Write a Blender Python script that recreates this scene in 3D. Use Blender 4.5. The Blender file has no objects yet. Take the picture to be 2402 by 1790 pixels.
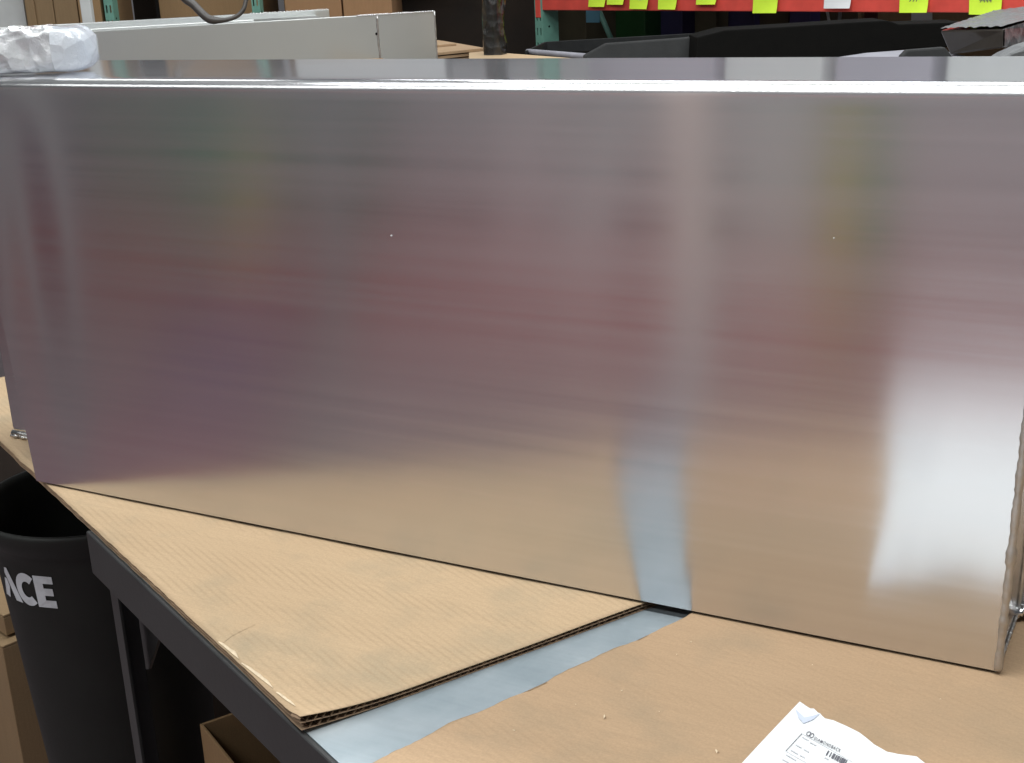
import bpy, bmesh, math, random
from mathutils import Vector, Matrix
random.seed(7)
sc = bpy.context.scene

# ------------------------------------------------------------------ camera
CAM = Vector((1.4036, -1.1753, 0.6657))
FWD = Vector((-0.46320, 0.83116, -0.30760)).normalized()
RGT = Vector((0.87970, 0.47333, -0.04572)); RGT = (RGT - FWD * RGT.dot(FWD)).normalized()
UPV = RGT.cross(FWD).normalized()
FPX = 3151.1; PW, PH = 2402.0, 1790.0
cam_d = bpy.data.cameras.new('camera'); cam = bpy.data.objects.new('camera', cam_d)
sc.collection.objects.link(cam)
m = Matrix((RGT, UPV, -FWD)).transposed().to_4x4(); m.translation = CAM
cam.matrix_world = m
cam_d.sensor_fit = 'HORIZONTAL'; cam_d.sensor_width = 36.0; cam_d.lens = FPX / PW * 36.0
cam_d.clip_start = 0.02; cam_d.clip_end = 100
sc.camera = cam

# ------------------------------------------------------------------ world (even grey indoor fill), lamps, exposure
world = bpy.data.worlds.new('World'); sc.world = world; world.use_nodes = True
bg = world.node_tree.nodes['Background']; bg.inputs[0].default_value = (0.82, 0.92, 1.0, 1); bg.inputs[1].default_value = 0.09
sc.view_settings.view_transform = 'Standard'; sc.view_settings.look = 'None'
sc.view_settings.exposure = 0.0; sc.view_settings.gamma = 1.0; sc.view_settings.use_curve_mapping = False
sc.cycles.use_denoising = True
sc.cycles.max_bounces = 8; sc.cycles.sample_clamp_indirect = 6.0

def tube_light(name, loc, sx, sy, power, rz=0.0, col=(0.98, 1.0, 0.985), spread=180):
    d = bpy.data.lights.new(name, 'AREA'); d.shape = 'RECTANGLE'; d.size = sx; d.size_y = sy
    d.energy = power; d.color = col; d.spread = math.radians(spread)
    o = bpy.data.objects.new(name, d); sc.collection.objects.link(o)
    o.location = loc; o.rotation_euler = (0, 0, rz)
    return o
tube_light('fluorescent_lamp', (0.9, -0.55, 2.5), 3.6, 0.32, 92)
tube_light('fluorescent_lamp', (1.2, 1.2, 2.6), 3.6, 0.32, 70)
tube_light('fluorescent_lamp', (-2.6, 1.2, 2.6), 2.4, 0.32, 24)
tube_light('fluorescent_lamp', (-1.0, -2.35, 2.6), 4.4, 0.32, 66, spread=150)
tube_light('fluorescent_lamp', (0.3, 3.0, 2.9), 4.4, 0.32, 60)  # extra row added to brighten the rear rack and its loads

# ------------------------------------------------------------------ helpers
def ray(px, py):
    return FWD + RGT * ((px - PW / 2) / FPX) - UPV * ((py - PH / 2) / FPX)
def at(px, py, d):               # a point seen at a pixel of the photograph, d metres deep
    return CAM + ray(px, py) * d
def onz(px, py, z):              # the point of the level plane z seen at a pixel
    r = ray(px, py); return CAM + r * ((z - CAM.z) / r.z)
def onplane(px, py, n, off):     # the point of the plane n.x = off seen at a pixel
    r = ray(px, py); return CAM + r * ((off - n.dot(CAM)) / n.dot(r))

def link(o, parent=None):
    sc.collection.objects.link(o)
    if parent is not None: o.parent = parent
    return o
def tag(o, label=None, cat=None, group=None, kind=None):
    if label: o['label'] = label
    if cat: o['category'] = cat
    if group: o['group'] = group
    if kind: o['kind'] = kind
    return o
def empty(name, loc, label=None, cat=None, group=None):
    o = bpy.data.objects.new(name, None); o.empty_display_size = 0.05
    o.location = loc; link(o); tag(o, label, cat, group); return o
def mesh(name, verts, faces, mat, parent=None, smooth=False, bevel=0.0, seg=2):
    """world-space verts; kept in the parent's frame"""
    off = Vector(parent_loc(parent))
    me = bpy.data.meshes.new(name)
    me.from_pydata([tuple(Vector(v) - off) for v in verts], [], faces)
    bm = bmesh.new(); bm.from_mesh(me)
    bmesh.ops.recalc_face_normals(bm, faces=bm.faces)
    if bevel > 0:
        es = [e for e in bm.edges if len(e.link_faces) == 2 and e.calc_face_angle(0) > 0.5]
        bmesh.ops.bevel(bm, geom=es, offset=bevel, segments=seg, profile=0.6, affect='EDGES', clamp_overlap=True)
    bm.to_mesh(me); bm.free()
    if smooth:
        for p in me.polygons: p.use_smooth = True
    me.materials.append(mat)
    o = bpy.data.objects.new(name, me); link(o, parent)
    return o
def parent_loc(p):
    l = Vector((0, 0, 0))
    while p is not None: l += Vector(p.location); p = p.parent
    return l
def hexa(p):   # 8 corners: bottom 4 then top 4
    return [tuple(v) for v in p], [(0,3,2,1),(4,5,6,7),(0,1,5,4),(1,2,6,5),(2,3,7,6),(3,0,4,7)]
def obox(name, o, ax, ay, az, mat, parent=None, bevel=0.0, seg=2):
    o = Vector(o); ax, ay, az = Vector(ax), Vector(ay), Vector(az)
    b = [o, o+ax, o+ax+ay, o+ay]; v, f = hexa(b + [q+az for q in b])
    return mesh(name, v, f, mat, parent, False, bevel, seg)
def prism(name, pts, vec, mat, parent=None, bevel=0.0):
    n = len(pts); vec = Vector(vec)
    v = [Vector(p) for p in pts] + [Vector(p) + vec for p in pts]
    f = [tuple(range(n)), tuple(range(2*n-1, n-1, -1))] + [(i, (i+1) % n, n+(i+1) % n, n+i) for i in range(n)]
    return mesh(name, v, f, mat, parent, False, bevel)
def tube(name, path, r, mat, parent=None, seg=10, jit=0.0, closed=True):
    path = [Vector(p) for p in path]; v = []; f = []; n = len(path)
    up = Vector((0.123, 0.31, 0.94))
    for i, p in enumerate(path):
        t = (path[min(i+1, n-1)] - path[max(i-1, 0)]).normalized()
        a = t.cross(up).normalized(); b = t.cross(a).normalized()
        rr = (r[i] if isinstance(r, (list, tuple)) else r) * (1 + random.uniform(-jit, jit))
        c = p + (a * random.uniform(-1, 1) + b * random.uniform(-1, 1)) * rr * jit * 0.5
        for k in range(seg):
            an = 2 * math.pi * k / seg
            v.append(c + (a * math.cos(an) + b * math.sin(an)) * rr * (1 + random.uniform(-jit, jit) * 0.35))
    for i in range(n-1):
        for k in range(seg):
            f.append((i*seg+k, i*seg+(k+1) % seg, (i+1)*seg+(k+1) % seg, (i+1)*seg+k))
    if closed:
        f.append(tuple(range(seg))); f.append(tuple(range((n-1)*seg, n*seg)))
    return mesh(name, v, f, mat, parent, True)
def lerp(a, b, t): return Vector(a) * (1 - t) + Vector(b) * t
def dense(a, b, n): return [lerp(a, b, i / (n-1)) for i in range(n)]
def spline(pts, n=8):
    pts = [Vector(p) for p in pts]; out = []
    for i in range(len(pts)-1):
        p0, p1, p2, p3 = pts[max(i-1, 0)], pts[i], pts[i+1], pts[min(i+2, len(pts)-1)]
        for k in range(n):
            t = k / n
            out.append(0.5 * ((2*p1) + (p2-p0)*t + (2*p0-5*p1+4*p2-p3)*t*t + (3*p1-p0-3*p2+p3)*t**3))
    out.append(pts[-1]); return out
def lathe(name, prof, c, mat, parent=None, seg=64):
    c = Vector(c); v = []; f = []; n = len(prof)
    for k in range(seg):
        a = 2 * math.pi * k / seg
        for r, z in prof: v.append(c + Vector((r*math.cos(a), r*math.sin(a), z)))
    for k in range(seg):
        for i in range(n-1):
            f.append((k*n+i, k*n+i+1, ((k+1) % seg)*n+i+1, ((k+1) % seg)*n+i))
    return mesh(name, v, f, mat, parent, True)
def text_mesh(txt, size, bold=0.0, shear=0.0, space=1.0):
    cu = bpy.data.curves.new('letters', 'FONT'); cu.body = txt; cu.size = size; cu.offset = bold; cu.shear = shear; cu.space_character = space
    o = bpy.data.objects.new('letters', cu); sc.collection.objects.link(o)
    dg = bpy.context.evaluated_depsgraph_get(); me = bpy.data.meshes.new_from_object(o.evaluated_get(dg))
    v = [x.co.copy() for x in me.vertices]; f = [tuple(p.vertices) for p in me.polygons]
    bpy.data.objects.remove(o); bpy.data.curves.remove(cu); bpy.data.meshes.remove(me)
    return v, f

# ------------------------------------------------------------------ materials
def NT(name):
    mt = bpy.data.materials.new(name); mt.use_nodes = True
    nt = mt.node_tree; return mt, nt, nt.nodes['Principled BSDF']
def N(nt, typ, **kw):
    n = nt.nodes.new(typ)
    for k, v in kw.items():
        if k in n.inputs.keys(): n.inputs[k].default_value = v
        else: setattr(n, k, v)
    return n
def coords(nt, scale=(1, 1, 1), rot=(0, 0, 0), src='Object'):
    tc = N(nt, 'ShaderNodeTexCoord'); mp = N(nt, 'ShaderNodeMapping')
    mp.inputs['Scale'].default_value = scale; mp.inputs['Rotation'].default_value = rot
    nt.links.new(tc.outputs[src], mp.inputs['Vector']); return mp.outputs['Vector']
def noise(nt, vec, scale, detail=4, rough=0.55):
    n = N(nt, 'ShaderNodeTexNoise', Scale=scale, Detail=detail, Roughness=rough)
    nt.links.new(vec, n.inputs['Vector']); return n.outputs['Fac']
def ramp(nt, fac, stops):
    r = N(nt, 'ShaderNodeValToRGB'); e = r.color_ramp.elements
    while len(e) < len(stops): e.new(0.5)
    for i, (p, c) in enumerate(stops):
        e[i].position = p; e[i].color = (*c, 1) if len(c) == 3 else c
    nt.links.new(fac, r.inputs[0]); return r.outputs[0]
def mixc(nt, a, b, fac, mode='MIX'):
    mx = N(nt, 'ShaderNodeMix', data_type='RGBA', blend_type=mode)
    for s, val in ((6, a), (7, b)):
        if isinstance(val, tuple): mx.inputs[s].default_value = (*val, 1)
        else: nt.links.new(val, mx.inputs[s])
    if isinstance(fac, float): mx.inputs[0].default_value = fac
    else: nt.links.new(fac, mx.inputs[0])
    return mx.outputs[2]
def bump(nt, h, strength, dist, bs, prev=None):
    b = N(nt, 'ShaderNodeBump', Strength=strength, Distance=dist); nt.links.new(h, b.inputs['Height'])
    if prev is not None: nt.links.new(prev, b.inputs['Normal'])
    if bs is not None: nt.links.new(b.outputs[0], bs.inputs['Normal'])
    return b.outputs[0]

def plain(name, col, rough=0.6, metal=0.0, var=0.15, scale=9.0, spec=0.5, bmp=0.0, stretch=(1, 1, 1)):
    mt, nt, bs = NT(name)
    v = coords(nt, stretch); f = noise(nt, v, scale, 5)
    lo = tuple(c * (1 - var) for c in col); hi = tuple(min(1, c * (1 + var)) for c in col)
    nt.links.new(ramp(nt, f, [(0.3, lo), (0.7, hi)]), bs.inputs['Base Color'])
    bs.inputs['Roughness'].default_value = rough; bs.inputs['Metallic'].default_value = metal
    bs.inputs['Specular IOR Level'].default_value = spec
    rr = N(nt, 'ShaderNodeMapRange'); rr.inputs['To Min'].default_value = rough * 0.85; rr.inputs['To Max'].default_value = min(1, rough * 1.15)
    nt.links.new(f, rr.inputs['Value']); nt.links.new(rr.outputs[0], bs.inputs['Roughness'])
    if bmp: bump(nt, noise(nt, v, scale * 6, 4), bmp, 0.002, bs)
    return mt

def brushed(name, col=(0.675, 0.675, 0.685), rough=0.182, aniso=0.85, streak=0.0065, tint=0.03, rv=0.11, veil=0.11):
    """rolled aluminium sheet: the grain runs along X, so it spreads reflections across X"""
    mt, nt, bs = NT(name)
    bs.inputs['Metallic'].default_value = 1.0
    v = coords(nt, (0.35, 26, 26))
    s1 = noise(nt, v, 3.0, 6, 0.6)
    v2 = coords(nt, (1.2, 90, 90)); s2 = noise(nt, v2, 4.0, 5, 0.65)
    v3 = coords(nt, (1, 1, 1)); bl = noise(nt, v3, 2.2, 3)
    c1 = ramp(nt, s1, [(0.3, tuple(c * (1 - tint) for c in col)), (0.7, tuple(c * (1 + tint) for c in col))])
    c2 = mixc(nt, c1, ramp(nt, bl, [(0.35, (0.93, 0.93, 0.95)), (0.65, (1.0, 1.0, 1.0))]), 1.0, 'MULTIPLY')
    nt.links.new(c2, bs.inputs['Base Color'])
    mr = N(nt, 'ShaderNodeMapRange'); mr.inputs['From Min'].default_value = 0.3; mr.inputs['From Max'].default_value = 0.7
    mr.inputs['To Min'].default_value = rough * (1 - rv); mr.inputs['To Max'].default_value = rough * (1 + rv)
    nt.links.new(s1, mr.inputs['Value']); nt.links.new(mr.outputs[0], bs.inputs['Roughness'])
    bs.inputs['Anisotropic'].default_value = aniso
    ge = N(nt, 'ShaderNodeNewGeometry'); cr = N(nt, 'ShaderNodeVectorMath', operation='CROSS_PRODUCT')
    nt.links.new(ge.outputs['Normal'], cr.inputs[0]); cr.inputs[1].default_value = (1, 0, 0)
    nt.links.new(cr.outputs[0], bs.inputs['Tangent'])
    b1 = bump(nt, s1, streak, 0.0012, None)
    b2_ = bump(nt, s2, streak * 0.8, 0.0003, bs, b1)
    # coarser lobe of the worn mill finish
    g2 = N(nt, 'ShaderNodeBsdfAnisotropic', Roughness=0.46, Anisotropy=0.35)
    nt.links.new(c2, g2.inputs['Color']); nt.links.new(cr.outputs[0], g2.inputs['Tangent'])
    mx = N(nt, 'ShaderNodeMixShader'); mx.inputs[0].default_value = veil
    out = nt.nodes['Material Output']
    nt.links.new(bs.outputs[0], mx.inputs[1]); nt.links.new(g2.outputs[0], mx.inputs[2]); nt.links.new(mx.outputs[0], out.inputs['Surface'])
    return mt

A_ALONG = math.atan2(-0.44325, 0.8964)           # direction of the bench edge, and of the corrugations
def cardboard(name, col, stripe=0.10, dirt=0.35, rot=A_ALONG, flute=150.0, bmp=0.35):
    mt, nt, bs = NT(name)
    v = coords(nt, (1, 1, 1), (0, 0, -rot))
    sep = N(nt, 'ShaderNodeSeparateXYZ'); nt.links.new(v, sep.inputs[0])
    # corrugation lines, broken up along their length
    wob = noise(nt, v, 6.0, 3)
    ma = N(nt, 'ShaderNodeMath', operation='MULTIPLY_ADD'); nt.links.new(wob, ma.inputs[0]); ma.inputs[1].default_value = 0.006
    nt.links.new(sep.outputs['Y'], ma.inputs[2])
    mu = N(nt, 'ShaderNodeMath', operation='MULTIPLY'); nt.links.new(ma.outputs[0], mu.inputs[0]); mu.inputs[1].default_value = flute * 2 * math.pi
    si = N(nt, 'ShaderNodeMath', operation='SINE'); nt.links.new(mu.outputs[0], si.inputs[0])
    sm = N(nt, 'ShaderNodeMapRange'); sm.inputs['From Min'].default_value = -1; nt.links.new(si.outputs[0], sm.inputs['Value'])
    vs = coords(nt, (4, 90, 4), (0, 0, -rot)); fib = noise(nt, vs, 3.0, 6, 0.7)
    vf = coords(nt, (1, 1, 1)); fine = noise(nt, vf, 420, 3); blot = noise(nt, vf, 7.0, 5, 0.6); blot2 = noise(nt, vf, 2.2, 3)
    patch = noise(nt, vs, 0.35, 2)
    base = ramp(nt, fib, [(0.25, tuple(c * 0.88 for c in col)), (0.6, col), (0.85, tuple(min(1, c * 1.06) for c in col))])
    # scuffed grey-green smudges
    sm_f = ramp(nt, blot, [(0.50, (0, 0, 0)), (0.74, (dirt, dirt, dirt))])
    base = mixc(nt, base, (col[0] * 0.70, col[1] * 0.78, col[2] * 0.84), sm_f)
    sm_g = ramp(nt, blot2, [(0.45, (0, 0, 0)), (0.75, (0.5, 0.5, 0.5))])
    base = mixc(nt, base, (col[0] * 0.86, col[1] * 0.82, col[2] * 0.78), sm_g)
    # darker flute valleys showing only in places
    pm = N(nt, 'ShaderNodeMath', operation='MULTIPLY'); nt.links.new(ramp(nt, patch, [(0.38, (0, 0, 0)), (0.62, (1, 1, 1))]), pm.inputs[0])
    inv = N(nt, 'ShaderNodeMath', operation='POWER'); nt.links.new(sm.outputs[0], inv.inputs[0]); inv.inputs[1].default_value = 3.0
    nt.links.new(inv.outputs[0], pm.inputs[1])
    pm2 = N(nt, 'ShaderNodeMath', operation='MULTIPLY'); nt.links.new(pm.outputs[0], pm2.inputs[0]); pm2.inputs[1].default_value = stripe * 2.2
    base = mixc(nt, base, (col[0] * 0.55, col[1] * 0.52, col[2] * 0.48), pm2.outputs[0])
    base = mixc(nt, base, ramp(nt, fine, [(0.35, (0.93, 0.93, 0.93)), (0.65, (1.04, 1.04, 1.04))]), 1.0, 'MULTIPLY')
    nt.links.new(base, bs.inputs['Base Color']); bs.inputs['Roughness'].default_value = 0.72
    bs.inputs['Specular IOR Level'].default_value = 0.25
    b1 = bump(nt, sm.outputs[0], bmp, 0.0006, None)
    bump(nt, fib, 0.06, 0.0008, bs, b1)
    return mt

MAT_ALU = brushed('rolled_aluminium')
MAT_ALU_TOP = brushed('rolled_aluminium_top', (0.66, 0.665, 0.70), 0.13, 0.7, 0.004, 0.02, 0.06, 0.10)
MAT_ALU2 = brushed('rolled_aluminium_satin', (0.62, 0.64, 0.63), 0.34, 0.6, 0.0, 0.0, 0.0)
MAT_WELD = plain('weld_metal', (0.62, 0.61, 0.60), 0.34, 1.0, 0.18, 120, bmp=0.3)
MAT_WELD2 = plain('dull_weld_metal', (0.50, 0.48, 0.46), 0.55, 1.0, 0.15, 90, bmp=0.3)
MAT_CHROME = plain('bright_metal', (0.85, 0.85, 0.86), 0.07, 1.0, 0.03, 20)
MAT_CARD = cardboard('kraft_card_light', (0.482, 0.352, 0.222), 0.12, 0.95, flute=122.0, bmp=0.12)
MAT_CARD2 = cardboard('kraft_card_tan', (0.405, 0.280, 0.174), 0.06, 0.85, flute=122.0, bmp=0.05)
MAT_CARDEDGE = plain('card_cut_edge', (0.24, 0.16, 0.10), 0.85, 0, 0.3, 60)
MAT_TORN = plain('torn_card_fibre', (0.66, 0.54, 0.38), 0.9, 0, 0.15, 150, bmp=0.4)
MAT_BOXCARD = cardboard('box_card', (0.36, 0.23, 0.12), 0.02, 0.2, 0.0, 150, 0.05)
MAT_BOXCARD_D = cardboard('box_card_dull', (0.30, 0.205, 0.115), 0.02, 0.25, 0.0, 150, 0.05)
MAT_BOXCARD_R = cardboard('box_card_reddish', (0.42, 0.24, 0.125), 0.02, 0.2, 0.0, 150, 0.05)
MAT_FRAME = plain('grey_bench_paint', (0.025, 0.0255, 0.026), 0.5, 0, 0.22, 14, bmp=0.12)
MAT_CAN = plain('charcoal_plastic', (0.010, 0.011, 0.010), 0.6, 0, 0.2, 18, 0.35, bmp=0.1)
MAT_LETTER = plain('pale_grey_print', (0.55, 0.58, 0.62), 0.6, 0, 0.12, 60)
MAT_FLOOR = plain('concrete_floor', (0.195, 0.158, 0.168), 0.5, 0, 0.3, 3.0, bmp=0.1)
MAT_WALL = plain('warehouse_wall', (0.62, 0.62, 0.64), 0.8, 0, 0.08, 2)
MAT_TEAL = plain('teal_rack_paint', (0.16, 0.36, 0.29), 0.45, 0, 0.12, 25)
MAT_RED = plain('red_beam_paint', (0.72, 0.085, 0.065), 0.42, 0, 0.16, 12)
MAT_YEL = plain('yellow_note_paper', (0.66, 0.92, 0.05), 0.75, 0, 0.05, 30)
MAT_WHITE = plain('white_paper', (0.72, 0.74, 0.755), 0.7, 0, 0.02, 25)
MAT_PAGE = plain('greyish_page', (0.55, 0.57, 0.59), 0.7, 0, 0.03, 25)
MAT_INK = plain('grey_ink', (0.10, 0.10, 0.12), 0.8, 0, 0.3, 300)
MAT_INKLIGHT = plain('faint_ink', (0.52, 0.53, 0.56), 0.8, 0, 0.1, 300)
MAT_INKBLUE = plain('blue_grey_print', (0.50, 0.55, 0.66), 0.8, 0, 0.05, 100)
MAT_BLACK = plain('black_coated_aluminium', (0.0035, 0.0033, 0.003), 0.8, 0, 0.25, 40, 0.06, bmp=0.2)
MAT_CHAR = plain('charcoal_coating', (0.020, 0.021, 0.022), 0.65, 0, 0.2, 40, 0.2, bmp=0.2)
MAT_LILAC = plain('pale_grey_edging', (0.27, 0.27, 0.31), 0.4, 0, 0.15, 30)
MAT_CABLE = plain('black_rubber', (0.05, 0.045, 0.042), 0.42, 0, 0.25, 60)
MAT_SHADE_CARD = plain('shade_brown_card', (0.030, 0.020, 0.014), 0.8, 0, 0.4, 5)  # card colour darkened to stand in for shade
MAT_NAVY = plain('navy_plastic', (0.03, 0.028, 0.085), 0.5, 0, 0.15, 10)
MAT_GREEN = plain('green_plastic', (0.012, 0.06, 0.016), 0.5, 0, 0.15, 10)
MAT_OLIVE = plain('olive_card', (0.07, 0.06, 0.035), 0.8, 0, 0.2, 10)
MAT_BLUETAG = plain('blue_tag', (0.10, 0.26, 0.36), 0.7, 0, 0.1, 10)
MAT_MAROON = plain('maroon_card', (0.07, 0.012, 0.012), 0.7, 0, 0.2, 10)
MAT_PALE = plain('pale_paint', (0.62, 0.64, 0.64), 0.5, 0, 0.08, 10)
MAT_GREYSTEEL = plain('grey_painted_steel', (0.30, 0.32, 0.33), 0.5, 0, 0.1, 10)

def steel_top():
    mt, nt, bs = NT('worn_steel_top')
    v = coords(nt, (1, 1, 1)); a = noise(nt, v, 16, 6, 0.65); b = noise(nt, v, 4.5, 3); sv = coords(nt, (3, 60, 3), (0, 0, 0.95)); s = noise(nt, sv, 3, 5)
    c = ramp(nt, a, [(0.3, (0.28, 0.34, 0.375)), (0.55, (0.34, 0.395, 0.43)), (0.75, (0.42, 0.47, 0.50))])
    c = mixc(nt, c, (0.56, 0.61, 0.64), ramp(nt, b, [(0.5, (0, 0, 0)), (0.7, (0.55, 0.55, 0.55))]))
    c = mixc(nt, c, ramp(nt, s, [(0.3, (0.955, 0.955, 0.955)), (0.6, (1, 1, 1))]), 1.0, 'MULTIPLY')
    nt.links.new(c, bs.inputs['Base Color']); bs.inputs['Metallic'].default_value = 0.55
    nt.links.new(ramp(nt, a, [(0.3, (0.42, 0.42, 0.42)), (0.7, (0.58, 0.58, 0.58))]), bs.inputs['Roughness'])
    bump(nt, s, 0.015, 0.0005, bs); return mt
MAT_STEEL = steel_top()

def film(name, base, tr, rough=0.12, sc_=14.0, strength=0.9, metal=0.0, crink=0.01, coat=0.8):
    mt, nt, bs = NT(name)
    v = coords(nt, (1, 1, 1)); d = noise(nt, v, sc_, 2)
    vo = N(nt, 'ShaderNodeTexVoronoi', Scale=sc_ * 1.7); nt.links.new(v, vo.inputs['Vector'])
    a = noise(nt, v, sc_ * 3, 6, 0.6)
    bs.inputs['Base Color'].default_value = (*base, 1); bs.inputs['Roughness'].default_value = rough
    bs.inputs['Transmission Weight'].default_value = tr; bs.inputs['IOR'].default_value = 1.25; bs.inputs['Metallic'].default_value = metal
    bs.inputs['Coat Weight'].default_value = coat; bs.inputs['Coat Roughness'].default_value = 0.08
    b1 = bump(nt, vo.outputs['Distance'], strength, crink, None)
    bump(nt, a, strength * 0.7, crink * 0.6, bs, b1); return mt
MAT_FILM = film('clear_crinkled_film', (0.94, 0.97, 1.0), 0.72, 0.08, 26.0, 1.0)
MAT_FILM_SMOOTH = film('milky_film', (0.74, 0.79, 0.86), 0.5, 0.2, 16.0, 0.8)
MAT_BLACKFILM = film('black_stretch_film', (0.020, 0.019, 0.018), 0.0, 0.15, 26.0, 0.9)
MAT_GREYFILM = film('grey_stretch_film', (0.14, 0.145, 0.15), 0.0, 0.5, 22.0, 0.9, coat=0.25)
MAT_BROWNFILM = film('dull_dark_wrap', (0.030, 0.025, 0.021), 0.0, 0.5, 22.0, 0.2)

# ------------------------------------------------------------------ setting
FLOOR = -0.9
def sheet(name, x0, x1, y0, y1, z, mat):
    o = mesh(name, [(x0, y0, z), (x1, y0, z), (x1, y1, z), (x0, y1, z)], [(0, 1, 2, 3)], mat); tag(o, kind='structure'); return o
sheet('floor', -14, 12, -12, 12, FLOOR, MAT_FLOOR)
w0, w1 = Vector((-9.5, 2.0, FLOOR)), Vector((6.0, 8.3, FLOOR))
tag(mesh('back_wall', [w0, w1, w1 + Vector((0, 0, 5)), w0 + Vector((0, 0, 5))], [(0, 1, 2, 3)], MAT_WALL), kind='structure')

tag(mesh('added_opposite_wall', [(-10, -4.6, FLOOR), (8, -4.6, FLOOR), (8, -4.6, 4), (-10, -4.6, 4)], [(0, 1, 2, 3)], MAT_WALL), kind='structure')  # unseen wall added so the front sheet's bend mirrors something bright
# ------------------------------------------------------------------ workbench
EA = Vector((0.8964, -0.44325, 0)).normalized(); EN = Vector((0.44325, 0.8964, 0)).normalized()
def tb(a, n, z): return EA * a + EN * n + Vector((0, 0, z))
ZS = -0.0085
bench = empty('workbench', tb(1.2, 0.6, FLOOR), 'steel topped workbench with dark grey frame under the cardboard sheets', 'workbench')
A0, A1, NB = 0.187, 3.0, 1.15
obox('bench_top', tb(A0, 0.0100, ZS - 0.012), EA * (A1 - A0), EN * NB, (0, 0, 0.012), MAT_STEEL, bench, 0.0004)
obox('apron', tb(A0 + 0.001, 0.0035, ZS - 0.058), EA * (A1 - A0), EN * 0.006, (0, 0, 0.0588), MAT_FRAME, bench, 0.0028, 3)
obox('shade_panel', tb(A0 + 0.03, 0.72, FLOOR + 0.02), EA * (A1 - A0 - 0.2), EN * 0.004, (0, 0, -FLOOR - 0.12), MAT_FRAME, bench)  # dark panel added in place of the shade under the bench
obox('apron', tb(A0 + 0.001, 0.012, ZS - 0.058), EA * 0.005, EN * (NB - 0.01), (0, 0, 0.043), MAT_FRAME, bench, 0.002)
for a, n in ((A0 + 0.022, 0.016), (A1 - 0.1, 0.016), (A0 + 0.022, NB - 0.06), (A1 - 0.1, NB - 0.06)):
    t = 0.004
    pts = [tb(a, n, 0), tb(a + 0.029, n, 0), tb(a + 0.029, n + t, 0), tb(a + t, n + t, 0), tb(a + t, n + 0.03, 0), tb(a, n + 0.03, 0)]
    pts = [p + Vector((0, 0, FLOOR)) for p in pts]
    leg = prism('leg', pts, (0, 0, -FLOOR + ZS - 0.0125), MAT_FRAME, bench, 0.0008)
def npt(px, py, n): return onplane(px, py, EN, n)
g = [npt(316, 1395, 0.05), npt(392, 1474, 0.05), npt(372, 1500, 0.05), npt(349, 1570, 0.05), npt(338, 1570, 0.05), npt(330, 1500, 0.05)]
prism('gusset', g, EN * 0.004, MAT_FRAME, bench)
# lower rail of the bench
obox('rail', tb(A0 + 0.03, 0.68, -0.72), EA * (A1 - A0 - 0.1), EN * 0.03, (0, 0, 0.03), MAT_FRAME, bench, 0.002)

# ------------------------------------------------------------------ cardboard sheets on the bench
C0 = Vector((0.7033, -0.3433, 0)); C1 = Vector((0.8881, -0.0076, 0)); CD = (C1 - C0).normalized()
def curl(p):
    d = max(0.0, 1 - (p - C0).length / 0.13); e = max(0.0, 1 - abs((p - C0).cross(CD).z) / 0.05)
    return 0.012 * d * d * (0.4 + 0.6 * e) + 0.0006 * math.sin(p.dot(EA) * 23) * math.sin(p.dot(EN) * 31)
def grid_sheet(name, f, nu, nv, th, mat, parent, skirt=True, lift=curl):
    """f(u,v) -> flat point; a bent slab of thickness th whose upper face is at lift(p)"""
    v = []; F = []
    for j in range(nv+1):
        for i in range(nu+1):
            p = f(i/nu, j/nv); v.append(Vector((p.x, p.y, p.z + lift(Vector((p.x, p.y, 0))))))
    n = len(v); v += [q - Vector((0, 0, th)) for q in v]
    W = nu+1
    for j in range(nv):
        for i in range(nu):
            a = j*W+i; F.append((a, a+1, a+W+1, a+W)); F.append((n+a, n+a+W, n+a+W+1, n+a+1))
    bd = [(i, i+1) for i in range(nu)] + [(j*W+nu, (j+1)*W+nu) for j in range(nv)] + [(nv*W+i+1, nv*W+i) for i in range(nu)] + [((j+1)*W, j*W) for j in range(nv)]
    for a, b in bd: F.append((a, b, n+b, n+a))
    return mesh(name, v, F, mat, parent, True)
ragged = [random.uniform(-1, 1) for _ in range(400)]
def rag(i, amp): return ragged[int(i) % 400] * amp
left = empty('cardboard_sheet', tb(0.3, 0.3, 0), 'pale corrugated cardboard sheet with a curled torn corner, on the bench', 'cardboard')
NU = 150
def fl(u, v):
    # u from the far end (a=-0.55) to the cut edge, v from the bench edge inwards
    tcut = 1 - v
    n = 0.0095 + 1.06 * v
    # a of the cut line at this n
    k = (n - EN.dot(C0)) / EN.dot(CD); acut = EA.dot(C0) + EA.dot(CD) * k
    a = -0.55 + (acut + 0.55) * u
    if v == 0: n += rag(u * 300, 0.0005) - 0.0016 * math.exp(-((u - 0.33) / 0.02) ** 2) - 0.0050 * max(0, (u - 0.88) / 0.12) ** 2
    return tb(a, n, 0)
def fl2(u, v):
    p = fl(u, v); return p + (EN * 0.0012 if v == 0 else Vector((0, 0, 0)))
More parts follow.
